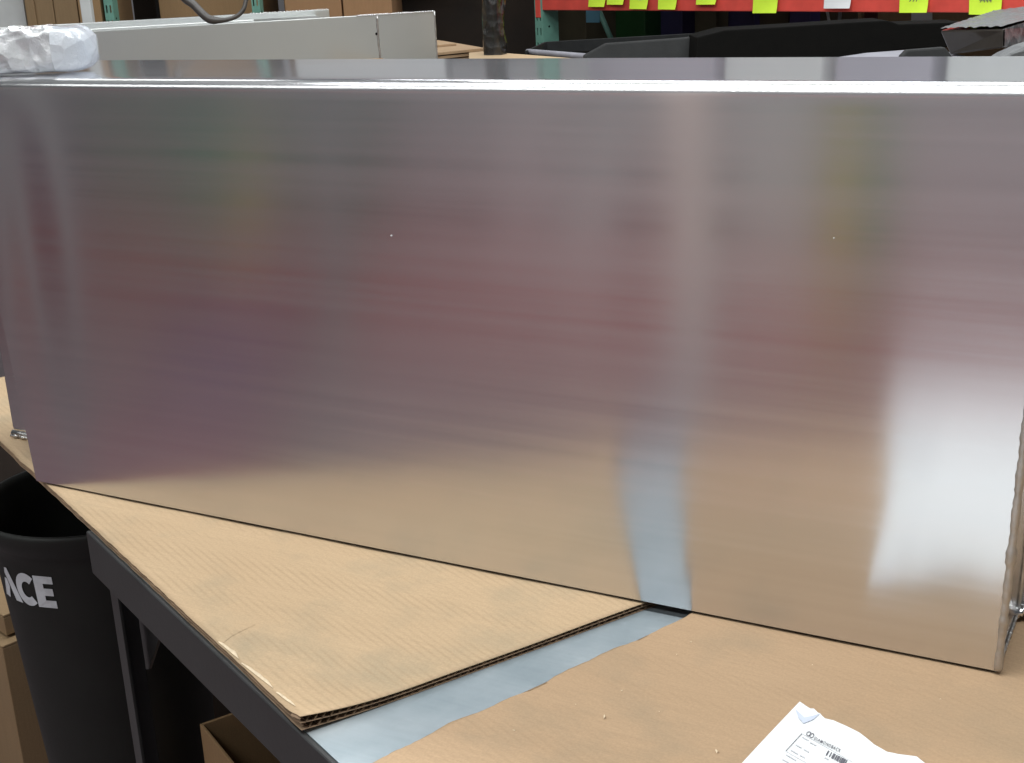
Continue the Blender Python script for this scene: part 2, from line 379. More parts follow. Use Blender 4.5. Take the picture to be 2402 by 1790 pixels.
# vertical make-up: liner, flute, liner, flute, liner
def low(p): return 0.45 * curl(p)
grid_sheet('upper_liner', fl, NU, 90, 0.0007, MAT_CARD, left)
grid_sheet('middle_liner', lambda u, v: fl(u, v) - Vector((0, 0, 0.0038)), 60, 40, 0.0005, MAT_CARDEDGE, left, lift=lambda p: 0.72 * curl(p))
grid_sheet('lower_liner', lambda u, v: fl(u, v) - Vector((0, 0, 0.0078)), 60, 40, 0.0005, MAT_CARDEDGE, left, lift=low)
def flutes(name, start, d, length, inward, ztop, zbot, pitch, parent, mat, depth=0.02):
    n = int(length / pitch) * 4; v = []; f = []
    for i in range(n+1):
        s = i * pitch / 4; p = start + d * s
        w = 0.5 + 0.5 * math.sin(i * math.pi / 2)
        for dd in (0.0006 + 0.0006 * ragged[i % 400], depth):
            q = p + inward * dd; zt, zb = ztop(q), zbot(q)
            v.append(Vector((q.x, q.y, zb + (zt - zb) * w)))
    for i in range(n): f.append((2*i, 2*i+1, 2*i+3, 2*i+2))
    return mesh(name, v, f, mat, parent, True)
flutes('corrugation', C0, CD, 0.46, -EA, lambda q: curl(q) - 0.0007, lambda q: 0.72 * curl(q) - 0.0038, 0.0082, left, MAT_CARDEDGE)
flutes('corrugation', C0 + CD * 0.002, CD, 0.46, -EA, lambda q: 0.72 * curl(q) - 0.0043, lambda q: low(q) - 0.0078, 0.0088, left, MAT_CARDEDGE)
# torn paper slivers along the near edge
for (a, b, wd) in (((512, 1508), (560, 1548), 0.004), ((566, 1558), (640, 1617), 0.004), ((648, 1628), (694, 1668), 0.003)):
    P, Q = onz(*a, 0.0), onz(*b, 0.0); v = []; f = []
    for i in range(9):
        t = i / 8; p = lerp(P, Q, t); w = wd * math.sin(math.pi * min(1, t * 0.9 + 0.08)) * (0.7 + 0.5 * random.random())
        z = curl(p)
        v += [p + Vector((0, 0, z + 0.0009)), p + EN * w + Vector((0, 0, z + 0.0014)), p + EN * w * 1.2 + Vector((0, 0, z + 0.0005))]
    for i in range(8): f += [(3*i, 3*i+1, 3*i+4, 3*i+3), (3*i+1, 3*i+2, 3*i+5, 3*i+4)]
    mesh('torn_strip', v, f, MAT_TORN, left, True)
# crease where the sheet was folded
cp = [onz(505, 1499, 0.0), onz(545, 1478, 0.0), onz(600, 1466, 0.0)]
v = [cp[0] + Vector((0, 0, .0007)), cp[1] + Vector((0, 0, .0010)), cp[2] + Vector((0, 0, .0007)), cp[1] + EA * 0.012 - EN * 0.004 + Vector((0, 0, 0.0007)), cp[0] + EA * 0.016 - EN * 0.001 + Vector((0, 0, 0.0007))]
mesh('crease', v, [(0, 1, 3, 4), (1, 2, 3)], MAT_CARD, left)

right = empty('cardboard_sheet', tb(1.6, 0.4, 0), 'tan cardboard sheet under the white paper, with a hand-cut wavy edge', 'cardboard')
R0 = Vector((0.7850, -0.3780, 0)); R1 = Vector((0.9455, -0.0055, 0)); RD = (R1 - R0).normalized()
def fr(u, v):
    n = 0.009 + 1.08 * v; k = (n - EN.dot(R0)) / EN.dot(RD); a0 = EA.dot(R0) + EA.dot(RD) * k
    a = a0 + (2.6 - a0) * (u ** 1.5)
    if u == 0: a += 0.0022 * math.sin(n * 37 + 0.6) + 0.0012 * math.sin(n * 96) + rag(n * 300, 0.0005)
    return tb(a, n, 0)
grid_sheet('upper_liner', fr, 90, 220, 0.0007, MAT_CARD2, right, lift=lambda p: 0.0005 * math.sin(p.dot(EA) * 19) * math.sin(p.dot(EN) * 27))
grid_sheet('lower_liner', lambda u, v: fr(u, v) - Vector((0, 0, 0.0012)), 30, 60, 0.0065, MAT_CARDEDGE, right, lift=lambda p: 0.0003)
for px, py, s in ((1587, 1535, 1.0), (1546, 1669, 0.9), (1417, 1681, 2.4), (1680, 1762, 2.4), (1458, 1620, 0.9), (1205, 1713, 1.1), (1620, 1506, 1.0), (1350, 1652, 0.7), (1905, 1560, 0.7), (2205, 1640, 0.8)):
    p = onz(px, py, 0.001); d1 = (EA * random.uniform(.3, 1) + EN * random.uniform(-.6, .6)).normalized() * 0.0016 * s; d2 = Vector((-d1.y, d1.x, 0)) * 0.5
    mesh('scuff', [p - d1, p + d2 * 0.6, p + d1, p + d1 * 0.2 + d2 + Vector((0, 0, 0.0012 * s)), p - d1 * 0.3 - d2 * 0.3], [(0, 4, 1), (4, 2, 1), (1, 2, 3)], MAT_TORN, right)

# ------------------------------------------------------------------ white delivery paper
PA = onz(1876, 1646, 0.002)
PX_ = Vector((0.925, -0.381, 0)); PY_ = Vector((-0.13, -0.9915, 0))
paper = empty('delivery_slip', PA, 'white delivery slip with printed lettering and barcode, curled on the tan cardboard', 'paper')
def pz(x, y):   # height of the curled sheet
    h = 0.0022 + 0.006 * math.exp(-((x - 0.085) / 0.04) ** 2) * math.exp(-(y / 0.05) ** 2)
    return h + 0.0018 * math.sin(x * 30 + 1.0) * math.sin(y * 14)
def pp(x, y, dz=0.0):
    q = PA + PX_ * x + PY_ * y; return Vector((q.x, q.y, pz(x, y) + dz))
PWD, PHT = 0.30, 0.46
def on_paper(px, py, z=0.004):     # paper coordinates of a pixel
    q = onz(px, py, z) - PA; det = PX_.x * PY_.y - PX_.y * PY_.x
    return ((q.x * PY_.y - q.y * PY_.x) / det, (PX_.x * q.y - PX_.y * q.x) / det)
EDGE = [on_paper(*c, 0.003) for c in ((1876, 1646), (1890, 1654), (1901, 1661), (1909, 1661), (1915, 1667), (1919, 1672), (1923, 1672), (1928, 1679), (1935, 1686), (1955, 1692), (1985, 1709), (2015, 1728), (2050, 1757), (2080, 1772), (2110, 1776), (2150, 1778), (2175, 1795), (2215, 1830))]
EDGE[0] = (0, 0); EDGE.append((0.31, EDGE[-1][1] + 0.02))
def etop(x):
    for (xa, ya), (xb, yb) in zip(EDGE, EDGE[1:]):
        if x <= xb: return ya + (yb - ya) * (x - xa) / max(1e-6, xb - xa)
    return EDGE[-1][1]
v = []; f = []; nx, ny = 150, 50
for j in range(ny+1):
    for i in range(nx+1):
        x = PWD * (i / nx) ** 1.3; y0 = etop(x); y = y0 + (PHT - y0) * j / ny
        v.append(pp(x, y))
for j in range(ny):
    for i in range(nx): a = j*(nx+1)+i; f.append((a, a+1, a+nx+2, a+nx+1))
mesh('slip_sheet', v, f, MAT_WHITE, paper, True)
def paper_poly(name, pix, mat, dz=0.0008):
    return mesh(name, [pp(*on_paper(*c), dz) for c in pix], [tuple(range(len(pix)))], mat, paper)
paper_poly('print_chevron', [(1866, 1662), (1887, 1682), (1904, 1679), (1924, 1673), (1907, 1688), (1885, 1697), (1874, 1684)], MAT_INKBLUE)
def paper_text(txt, p0, p1, height_px, mat, bold=0.0, name='lettering'):
    (x0, y0), (x1, y1) = on_paper(*p0), on_paper(*p1)
    tv, tf = text_mesh(txt, 1.0, bold, 0, 1.25); w = max(q.x for q in tv); L_ = math.hypot(x1-x0, y1-y0)
    ux, uy = (x1-x0)/L_, (y1-y0)/L_; s = L_ / w
    hx, hy = on_paper(p0[0] + height_px[0], p0[1] + height_px[1]); hx -= x0; hy -= y0
    hmax = max(q.y for q in tv)
    mesh(name, [pp(x0 + ux*q.x*s + hx*q.y/hmax, y0 + uy*q.x*s + hy*q.y/hmax, 0.0009) for q in tv], tf, mat, paper)
paper_text('DIAMONDBACK', (1908, 1735), (1970, 1768), (4, -6), MAT_INK, 0.012)
# round emblem: two rings side by side
ring = []
for cx_, cy_ in ((1897, 1722), (1904, 1726)):
    c = on_paper(cx_, cy_); e1 = on_paper(cx_ + 5, cy_ + 2.5); e2 = on_paper(cx_ + 3.0, cy_ - 5)
    V = []; F = []
    for k in range(24):
        an = 2 * math.pi * k / 24
        for r in (1.0, 0.72):
            V.append(pp(c[0] + r*((e1[0]-c[0])*math.cos(an) + (e2[0]-c[0])*math.sin(an)), c[1] + r*((e1[1]-c[1])*math.cos(an) + (e2[1]-c[1])*math.sin(an)), 0.0009))
    for k in range(24): a = 2*k; b = 2*((k+1) % 24); F.append((a, b, b+1, a+1))
    mesh('emblem', V, F, MAT_INK, paper)
def paper_line(p, q, w, mat, name='rule'):
    (x0, y0), (x1, y1) = on_paper(*p), on_paper(*q); L_ = math.hypot(x1-x0, y1-y0); nx_, ny_ = -(y1-y0)/L_*w/2, (x1-x0)/L_*w/2
    mesh(name, [pp(x0+nx_, y0+ny_, .0008), pp(x1+nx_, y1+ny_, .0008), pp(x1-nx_, y1-ny_, .0008), pp(x0-nx_, y0-ny_, .0008)], [(0, 1, 2, 3)], mat, paper)
paper_line((1881, 1721), (2000, 1790), 0.0006, MAT_INKLIGHT); paper_line((1881, 1721), (1843, 1763), 0.0006, MAT_INK); paper_line((1843, 1763), (1892, 1790), 0.0006, MAT_INKLIGHT)
for i, (dx, w) in enumerate(((0, .0014), (7, .0010), (14, .0024), (20, .0012), (25, .0022), (30, .0009), (34, .0018), (38, .0024), (43, .0010))):
    paper_line((1944 + dx, 1763 + dx * 0.52), (1938 + dx, 1773 + dx * 0.52), w, MAT_INK, 'barcode_bar')
for p, q in (((1882, 1729), (1897, 1738)), ((1900, 1742), (1915, 1750)), ((1866, 1747), (1880, 1755)), ((1885, 1758), (1898, 1765)), ((1855, 1760), (1872, 1770)), ((1876, 1772), (1888, 1778)), ((1844, 1771), (1868, 1785)), ((1835, 1782), (1850, 1790)), ((1934, 1777), (1944, 1783))):
    paper_line(p, q, 0.0013, MAT_INKLIGHT, 'small_print')
# a second page slipped under it (the panel mirrors it)
o = tag(mesh('paper_page', [(1.078, -0.30, 0.0011), (1.40, -0.42, 0.0011), (1.345, -0.76, 0.0011), (0.98, -0.70, 0.0011)], [(0, 1, 2, 3)], MAT_PAGE), 'plain greyish page lying under the printed delivery slip', 'paper')

# ------------------------------------------------------------------ the aluminium chest
L, H, D, T = 1.25, 0.5428, 0.124, 0.240
BEND = 0.013; LEAN = -0.02453; TAP = 0.019
chest = empty('aluminium_chest', (L/2, 0.1, 0), 'large brushed aluminium chest standing on the cardboard sheets', 'chest')
Z0 = 0.0036
def wav(x, z):
    """slight oil-canning of the big sheet"""
    w = 0.0016 * math.exp(-((x - 0.075 - 0.05 * (z / H - .5)) / 0.045) ** 2) * min(1, z / 0.12 + 0.25) * max(0, 1 - (z / H) ** 4)
    w += 0.00012 * math.sin(x * 9.0 + 0.7) * math.sin(z / H * math.pi)
    return w * min(1, (H - z) / 0.05)
prof = [('z', Z0 + (H - BEND - Z0) * i / 60) for i in range(61)]
v = []; f = []; nx = 150
rows = []
for i in range(61): rows.append(('f', Z0 + (H - BEND - Z0) * i / 60))
for k in range(1, 13): rows.append(('b', math.pi / 2 * k / 12))
for i in range(1, 15): rows.append(('t', BEND + (T - BEND) * i / 14))
for kind, val in rows:
    for i in range(nx+1):
        t = i / nx; x = L * t
        tx = lambda z: -TAP * (1 - t) * z / H + TAP * t * z / H
        if kind == 'f': v.append((x + tx(val), wav(x, val) + LEAN * val, val))
        elif kind == 'b':
            z = H - BEND + BEND * math.sin(val); y = BEND - BEND * math.cos(val) + LEAN * z; v.append((x + tx(z), y, z))
        else: v.append((x + tx(H), val + LEAN * H, H + 0.0008 * math.sin(x * 4) * math.sin(val / T * math.pi)))
W = nx+1
for r in range(len(rows)-1):
    for i in range(nx): a = r*W+i; f.append((a, a+1, a+W+1, a+W))
fs = mesh('folded_sheet', v, f, MAT_ALU, chest, True)
fs.data.materials.append(MAT_ALU_TOP)
for pl in fs.data.polygons:
    if min(fs.data.vertices[i].co.z for i in pl.vertices) > H - 0.0012: pl.material_index = 1
# ends of the front compartment
for x, s in ((0.0, -1), (L, 1)):
    t = TAP * s; xo = -0.0012 * s; yl = LEAN * H
    pts = [(x + xo, 0.003, Z0), (x + xo, D, Z0), (x + t + xo, D, H - 0.002), (x + t + xo, BEND * 1.2 + yl, H - 0.002), (x + t + xo, 0.003 + yl, H - BEND)]
    prism('end_panel', pts, (-0.003 * s, 0, 0), MAT_ALU, chest)
# wide rear body with its wings
XL, XR = -0.180, L + 0.180
obox('rear_body', (XL, D, 0.0125), (XR - XL, 0, 0), (0, T + LEAN * H - D - 0.004, 0), (0, 0, H - 0.016), MAT_ALU, chest, 0.002)
obox('base_panel', (0.006, 0.012, 0.0012), (L - 0.012, 0, 0), (0, T - 0.04, 0), (0, 0, 0.004), MAT_CARDEDGE, chest)
tube('rolled_hem', dense((L - 0.02, D - 0.001, 0.0072), (XR, D - 0.001, 0.0072), 12), 0.0055, MAT_CHROME, chest, 14)
tube('rolled_hem', dense((0.02, D - 0.001, 0.0072), (XL, D - 0.001, 0.0072), 12), 0.0045, MAT_WELD, chest, 12, 0.06)
# weld beads
def bead(path, r, jit=0.16, parent=chest, mat=None, seg=8): return tube('weld_bead', path, r, mat or MAT_WELD, parent, seg, jit)
pth = dense((L + 0.001, 0.0016, Z0 + 0.001), (L + TAP + 0.001, 0.0016 + LEAN * H, H - BEND - 0.002), 160)
bead(pth, [0.0040 + 0.0004 * math.sin(i * 0.55) + 0.0003 * math.sin(i * 1.7) + (0.0010 if 33 < i < 38 else 0) for i in range(160)], 0.05, mat=MAT_WELD2)
bead(dense((L + 0.0005, 0.006, Z0), (L + 0.0005, D, Z0 + 0.002), 70), 0.0015, 0.3)
bead(dense((L + 0.0005, D - 0.003, 0.004), (L + 0.0125, D - 0.003, 0.35), 60), 0.002, 0.2)
tube('weld_burst', spline([(L - 0.004, D - 0.007, 0.004), (L + 0.002, D - 0.009, 0.009), (L + 0.008, D - 0.006, 0.012)], 6), 0.0045, MAT_CHROME, chest, 10, 0.3)
pth = dense((-0.0005, 0.0025, Z0), (-TAP, 0.0025 + LEAN * H, H - BEND), 110)
bead(pth, 0.0011, 0.35)
bead(dense((-0.10, D - 0.004, 0.004), (XL, D - 0.004, 0.004), 40), 0.0028, 0.35)

def on_panel(px, py, d=0.0):
    r = ray(px, py); n_ = Vector((0, -math.cos(LEAN), math.sin(LEAN))); t = (d - n_.dot(CAM)) / n_.dot(r); return CAM + r * t
for x, y, rr in ((918, 553, 0.0008), (1956, 559, 0.0006)):
    tube('speck', [on_panel(x - 1, y, 0.0002), on_panel(x + 1, y, 0.0002)], rr, MAT_WHITE, chest, 6)

# ------------------------------------------------------------------ clear plastic bundle on top of the chest
def bundle():
    root = empty('plastic_wrap_bundle', (0.0, 0.09, H + 0.001), 'crumpled clear plastic wrapped bundle lying on top of the large chest', 'plastic wrap')
    e = onz(212, 168, H + 0.001)
    ax = Vector((0.93, 0.36, 0)).normalized()                      # axis, towards its rounded end
    c_end = at(176, 118, (at(176, 118, 1).length and 1.72)); 
    sd = Vector((-ax.y, ax.x, 0))
    base = onz(172, 172, H + 0.001) + sd * 0.032
    v = []; f = []; n = 60; seg = 40
    for i in range(n+1):
        s = i / n; x = -0.42 + 0.44 * s
        sh = (1 - max(0, (s - 0.93) / 0.07) ** 2.2) ** 0.5 if s > 0.93 else 1.0
        sh = max(sh, 0.02)
        for k in range(seg):
            an = 2 * math.pi * k / seg; ca, sa = math.cos(an), math.sin(an)
            sx = math.copysign(abs(ca) ** 0.55, ca); sz = math.copysign(abs(sa) ** 0.55, sa)
            cr = 0.28 if s > 0.90 else min(1, 0.28 + (0.90 - s) / 0.04)
            j = 1 + cr * (0.06 * math.sin(k * 1.3 + i * 0.7) + 0.06 * math.sin(i * 1.1 - k * 0.55) + random.uniform(-0.05, 0.03))
            hh = 0.0275 * sh; ww = 0.034 * sh
            p = base + ax * x + sd * (ww * sx * j) + Vector((0, 0, 0.0278 + hh * sz * (j if sz > 0 else 1)))
            v.append(p)
    split = int(n * 0.90)
    for part, (a, b), mt in (('crumpled_film', (0, split), MAT_FILM), ('film_end', (split, n), MAT_FILM_SMOOTH)):
        F = []
        for i in range(a, b):
            for k in range(seg): F.append((i*seg+k, i*seg+(k+1) % seg, (i+1)*seg+(k+1) % seg, (i+1)*seg+k))
        if b == n: F.append(tuple(range(n*seg, (n+1)*seg)))
        used = sorted({q for t in F for q in t}); mp = {q: i for i, q in enumerate(used)}
        mesh(part, [v[q] for q in used], [tuple(mp[q] for q in t) for t in F], mt, root, True)
bundle()

# ------------------------------------------------------------------ rubbish bin at the end of the bench
RC = at(222, 1152, 2.2); RZ = RC.z; RR = 0.186
can = empty('rubbish_bin', (RC.x, RC.y, FLOOR), 'tall charcoal plastic rubbish bin with pale grey lettering', 'bin')
hb = RZ - FLOOR; RB = 0.122
def crad(z): return RB + (RR - 0.014 - RB) * ((z - FLOOR) / hb)
profl = [(0.0, 0.012), (RB - 0.01, 0.006), (RB, 0.02)] + [(crad(FLOOR + z), z) for z in (hb * 0.3, hb * 0.6, hb * 0.8, hb * 0.92, hb - 0.045)] \
    + [(RR - 0.008, hb - 0.036), (RR - 0.001, hb - 0.020), (RR + 0.002, hb - 0.006), (RR, hb), (RR - 0.006, hb), (RR - 0.012, hb - 0.012), (RR - 0.02, hb - 0.06), (crad(FLOOR + hb * .5) - 0.006, hb * 0.5), (RB - 0.008, 0.03), (0.0, 0.025)]
cbody = lathe('bin_body', profl, (RC.x, RC.y, FLOOR), MAT_CAN, can, 72)
def on_can(px, py):      # angle and height on the bin's cone of a pixel
    r = ray(px, py); t0, t1 = 1.4, 2.4; best = None
    for i in range(4000):
        p = CAM + r * (t0 + (t1 - t0) * i / 4000)
        d = math.hypot(p.x - RC.x, p.y - RC.y) - crad(p.z)
        if d < 0: return math.atan2(p.y - RC.y, p.x - RC.x), p.z
    return None
cE, cE2 = on_can(100, 1352), on_can(112, 1425)
def can_pt(a, z, d=0.0012): r = crad(z) + d; return Vector((RC.x + r * math.cos(a), RC.y + r * math.sin(a), z))
if cE and cE2:
    a_mid = (cE[0] + cE2[0]) / 2; z_top = cE[1]; z_bot = cE2[1]; hh = z_top - z_bot
    def glyph(name, polys, x0, shear=0.0):
        for P in polys:
            V = []; F = []
            for (x, y) in P:
                xx = (x0 + x) * hh; V.append(can_pt(a_mid + xx / 0.17, z_bot + y * hh))
            mesh(name, V, [tuple(range(len(P)))], MAT_LETTER, cbody)
    # E, C and a slashed A, drawn on the curved side
    glyph('letter', [[(0, 0), (.62, 0), (.62, .24), (.30, .24), (.30, .39), (.58, .39), (.58, .62), (.30, .62), (.30, .77), (.62, .77), (.62, 1), (0, 1)]], -0.31)
    cc = []
    N_ = 22
    for i in range(N_): 
        q0 = math.radians(48 + (312 - 48) * i / N_); q1 = math.radians(48 + (312 - 48) * (i + 1) / N_)
        cc.append([(.42 + .44 * math.cos(q0), .5 + .52 * math.sin(q0)), (.42 + .44 * math.cos(q1), .5 + .52 * math.sin(q1)), (.42 + .20 * math.cos(q1), .5 + .25 * math.sin(q1)), (.42 + .20 * math.cos(q0), .5 + .25 * math.sin(q0))])
    V = []; F = []
    for P in cc:
        b = len(V)
        for (x, y) in P: V.append(can_pt(a_mid + (-1.05 + x) * hh / 0.17, z_bot + y * hh))
        F.append((b, b+1, b+2, b+3))
    mesh('letter', V, F, MAT_LETTER, cbody)
    A_ = [[(.0, .0), (.30, .0), (.44, .40), (.36, .62), (.22, .62)], [(.36, .98), (.50, 1.0), (.98, .0), (.66, .0), (.40, .62), (.30, .80)]]
    V = []; F = []
    for P in A_:
        b = len(V); V += [can_pt(a_mid + (-1.92 + x) * hh / 0.17, z_bot + y * hh) for x, y in P]; F.append(tuple(range(b, b + len(P))))
    mesh('letter', V, F, MAT_LETTER, cbody)

# ------------------------------------------------------------------ boxes on the floor
def carton(name, corner, ux, uy, h, mat, label, lid=True, flap=None, t=0.005):
    root = empty(name, Vector(corner) + (Vector(ux) + Vector(uy)) / 2, label, 'box')
    c = Vector(corner); ux, uy = Vector(ux), Vector(uy); hz = Vector((0, 0, h)); nx_, ny_ = ux.normalized() * t, uy.normalized() * t
    obox('side_panel', c, ux, ny_, hz, mat, root, 0.001, 1)
    obox('side_panel', c + uy - ny_, ux, ny_, hz, mat, root, 0.001, 1)
    obox('side_panel', c + ny_, nx_, uy - 2 * ny_, hz, mat, root, 0.001, 1)
    obox('side_panel', c + ux - nx_ + ny_, nx_, uy - 2 * ny_, hz, mat, root, 0.001, 1)
    obox('bottom_panel', c + nx_ + ny_ + Vector((0, 0, .001)), ux - 2 * nx_, uy - 2 * ny_, (0, 0, t), mat, root)
    if lid:
        obox('top_flap', c + hz + Vector((0, 0, 0.0005)), ux, uy * 0.497, (0, 0, t), mat, root, 0.001, 1)
        obox('top_flap', c + hz + uy * 0.503 + Vector((0, 0, 0.0005)), ux, uy * 0.497, (0, 0, t), mat, root, 0.001, 1)
    return root
zr = -0.52
q0, q1, q2 = onz(468, 1698, zr), onz(560, 1666, zr), onz(542, 1790, zr)
du = (q1 - q0).normalized(); dv = (q2 - q0); dv = (dv - du * dv.dot(du)).normalized()
carton('open_carton', Vector((q0.x, q0.y, FLOOR)), du * 0.42, dv * 0.36, zr - FLOOR, MAT_BOXCARD, 'open brown carton on the floor under the bench', lid=False)
ca = at(48, 1755, 2.55); f1 = Vector((0.27, 0.963, 0)).normalized(); f2 = Vector((-0.963, 0.27, 0)).normalized()
cb = Vector((ca.x, ca.y, FLOOR)); hc = at(10, 1482, 2.55).z - FLOOR
carton('carton', cb, f1 * 0.62, f2 * 0.5, hc, MAT_BOXCARD_D, 'brown carton on the floor behind the rubbish bin, lower of two')  # duller card stands in for the shade on both stacked cartons
cb2 = cb + f2 * 0.02 + f1 * 0.02 + Vector((0, 0, hc + 0.012))
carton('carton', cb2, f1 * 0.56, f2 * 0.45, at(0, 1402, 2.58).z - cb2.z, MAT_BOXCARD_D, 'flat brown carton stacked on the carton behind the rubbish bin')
cr_ = tb(0.30, 0.30, FLOOR)
ck = empty('shade_crate', cr_, 'black crate added to darken the space under the bench', 'crate')  # added to hide the lit floor and deepen the dark here
for o_, a_, b_ in ((tb(.22, .30, 0), EA * .62, EN * .01), (tb(.22, .66, 0), EA * .62, EN * .01), (tb(.22, .31, 0), EA * .01, EN * .35), (tb(.83, .31, 0), EA * .01, EN * .35)):
    obox('crate_side', o_ + Vector((0, 0, FLOOR + 0.002)), a_, b_, (0, 0, 0.76), MAT_CAN, ck, 0.002)
obox('crate_floor', tb(.231, .311, FLOOR + 0.002), EA * .598, EN * .348, (0, 0, 0.01), MAT_CAN, ck)
carton('carton', Vector((-0.72, 0.46, FLOOR)), Vector((0.88, 0.47, 0)) * 0.62, Vector((-0.47, 0.88, 0)) * 0.4, 0.46, MAT_SHADE_CARD, 'carton added past the rubbish bin, coloured dark for the shade')  # added over lit floor, with the shade put into its colour

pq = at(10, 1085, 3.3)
carton('carton', Vector((pq.x - 0.35, pq.y - 0.12, FLOOR)), Vector((0.88, 0.47, 0)) * 0.75, Vector((-0.47, 0.88, 0)) * 0.35, min(0.0, at(10, 1000, 3.3).z) - FLOOR, MAT_SHADE_CARD, 'carton added above the rubbish bin rim, coloured dark for the gloom')  # added carton whose dark colour replaces the gloom behind the bin

# ------------------------------------------------------------------ rear bench and what lies on it
ZR = 0.15
rb = empty('rear_bench', (-0.2, 1.7, FLOOR), 'bench behind the large chest carrying the second chest and black covers', 'workbench')
RD1 = Vector((0.9, 0.4359, 0)).normalized(); RD2 = Vector((-RD1.y, RD1.x, 0))
rbo = Vector((-1.9, 0.55, 0))
obox('bench_top', rbo + Vector((0, 0, ZR - 0.04)), RD1 * 3.9, RD2 * 1.1, (0, 0, 0.04), MAT_GREYSTEEL, rb, 0.004)
for a, n in ((0.05, 0.05), (3.8, 0.05), (0.05, 0.99), (3.8, 0.99)):
    obox('leg', rbo + RD1 * a + RD2 * n + Vector((0, 0, FLOOR)), RD1 * 0.05, RD2 * 0.05, (0, 0, ZR - 0.041 - FLOOR), MAT_FRAME, rb, 0.003)

ZT = 0.515
def z2(px, py, z=ZT): return onz(px, py, z)
b2 = empty('aluminium_chest', z2(500, 57) * 1.0 - Vector((0, 0, ZT - ZR)), 'satin aluminium chest with welded seam, behind the large chest', 'chest')
fl_, fr_ = z2(-160, 94), z2(1019, 26.5); sm_ = z2(888, 35.5)
dirx = (fr_ - fl_).normalized(); back = Vector((-dirx.y, dirx.x, 0)); smp = fl_ + dirx * (sm_ - fl_).dot(dirx)
hz2 = Vector((0, 0, ZT - ZR - 0.002)); lowz = Vector((0, 0, -(ZT - ZR - 0.002)))
MAT_ALU_B = MAT_ALU2
def plate(name, a, b, th, mat, parent):
    obox(name, a + lowz, b - a, back * th, hz2, mat, parent, 0.0025, 3)
plate('front_panel', fl_, smp, 0.012, MAT_ALU_B, b2)
plate('front_panel', smp + dirx * 0.0012 - back * 0.0006, fr_, 0.010, MAT_ALU_B, b2)
wt = onz(400, 46, ZT); dep = max(0.10, (wt - fl_).dot(back))
obox('top_panel', fl_ + back * 0.0125 - Vector((0, 0, 0.014)), smp - fl_ - dirx * 0.12, back * dep, (0, 0, 0.003), MAT_ALU_B, b2)
obox('end_panel', smp - dirx * 0.125 + back * 0.0125 + lowz, dirx * 0.004, back * dep, hz2 - Vector((0, 0, 0.016)), MAT_ALU_B, b2, 0.001)
rl0 = fl_ + back * (dep + 0.005); rl1 = rl0 + dirx * (onz(790, 31, ZT) - rl0).dot(dirx)
obox('rear_lip', rl0 + lowz, rl1 - rl0, back * 0.012, hz2 + Vector((0, 0, 0.004)), MAT_ALU_B, b2, 0.003, 3)
obox('rib', fl_ + back * dep * 0.5 - Vector((0, 0, 0.0115)), (smp - fl_) * 0.72, back * 0.012, (0, 0, 0.008), MAT_ALU_B, b2, 0.002)
def dots(a, b, n, r):
    for i in range(n):
        p = lerp(a, b, (i + random.uniform(-.2, .2)) / n)
        tube('weld_bead', [p - dirx * r, p, p + dirx * r], [r * .6, r * random.uniform(.8, 1.15), r * .6], MAT_CHROME, b2, 8, 0.1)
dots(rl0 + (rl1 - rl0) * 0.78 + Vector((0, 0, 0.004)), rl1 + Vector((0, 0, 0.004)), 26, 0.0022)
dots(lerp(smp, fr_, 0.0) - dirx * 0.05 - back * 0.001, fr_ - back * 0.001, 36, 0.0026)
tube('weld_seam', [p + (dirx * random.uniform(-.0014, .0014)) for p in dense(smp - back * 0.001 - Vector((0, 0, 0.003)), smp - back * 0.001 + lowz, 40)], 0.0024, MAT_WELD, b2, 8, 0.2)
tube('weld_seam', dense(fr_ - back * 0.0005, fr_ - back * 0.0005 + lowz, 30), 0.0020, MAT_WELD, b2, 8, 0.15)
hp = smp - dirx * 0.004 - back * 0.0012 + Vector((0, 0, -0.048))
tube('rivet_hole', [hp, hp - back * 0.0015], 0.0034, MAT_BLACK, b2, 12)

# cable looping down on to the second chest
dcb = (at(520, 44, 1) - CAM).length
def cb_(px, py): return at(px, py, 2.74)
cpath = spline([cb_(330, -520), cb_(370, -140), cb_(420, -22), cb_(455, 12), cb_(486, 42), cb_(512, 48), cb_(545, 43), cb_(568, 27), cb_(577, 0), cb_(584, -60), cb_(590, -300)], 8)
tag(tube('hanging_cable', cpath, [0.0085 if i < 36 else (0.0085 - 0.004 * min(1, (i - 36) / 8)) for i in range(len(cpath))], MAT_CABLE, None, 12, 0.02), 'dark rubber cable looping down on to the satin chest', 'cable')

# stack of flat cartons
st = empty('cardboard_stack', at(1060, 120, 3.3) * 1.0, 'stack of flat cardboard sheets right of the satin chest', 'cardboard')
st.location.z = ZR
a_, b_, c_ = onz(960, 130, 0.405), onz(1138, 112.5, 0.405), onz(1072, 92, 0.405)
su = (b_ - a_); sv = c_ - b_; sv = sv - su.normalized() * sv.dot(su.normalized()) * 0.3
su = su * 1.9; a_ = b_ - su
for k in range(25):
    zt = 0.405 - 0.0105 * k; j = Vector((random.uniform(-.012, .006), random.uniform(-.012, .012), 0)) if k else Vector((0, 0, 0))
    if zt - 0.008 < ZR: break
    obox('cardboard_sheet', Vector((a_.x, a_.y, zt - 0.0075)) + j, su, sv, (0, 0, 0.0075), MAT_CARD2, st, 0.0006, 1)
obox('cardboard_sheet', Vector((a_.x, a_.y, 0.4055)) + sv * 0.42, su * 0.93, sv * 0.60, (0, 0, 0.006), MAT_CARD2, st, 0.0006, 1)
z = 0.397
p = [onz(1100, 122, z), onz(1128, 120, z), onz(1400, 141, z), onz(1400, 175, z), onz(1100, 165, z)]
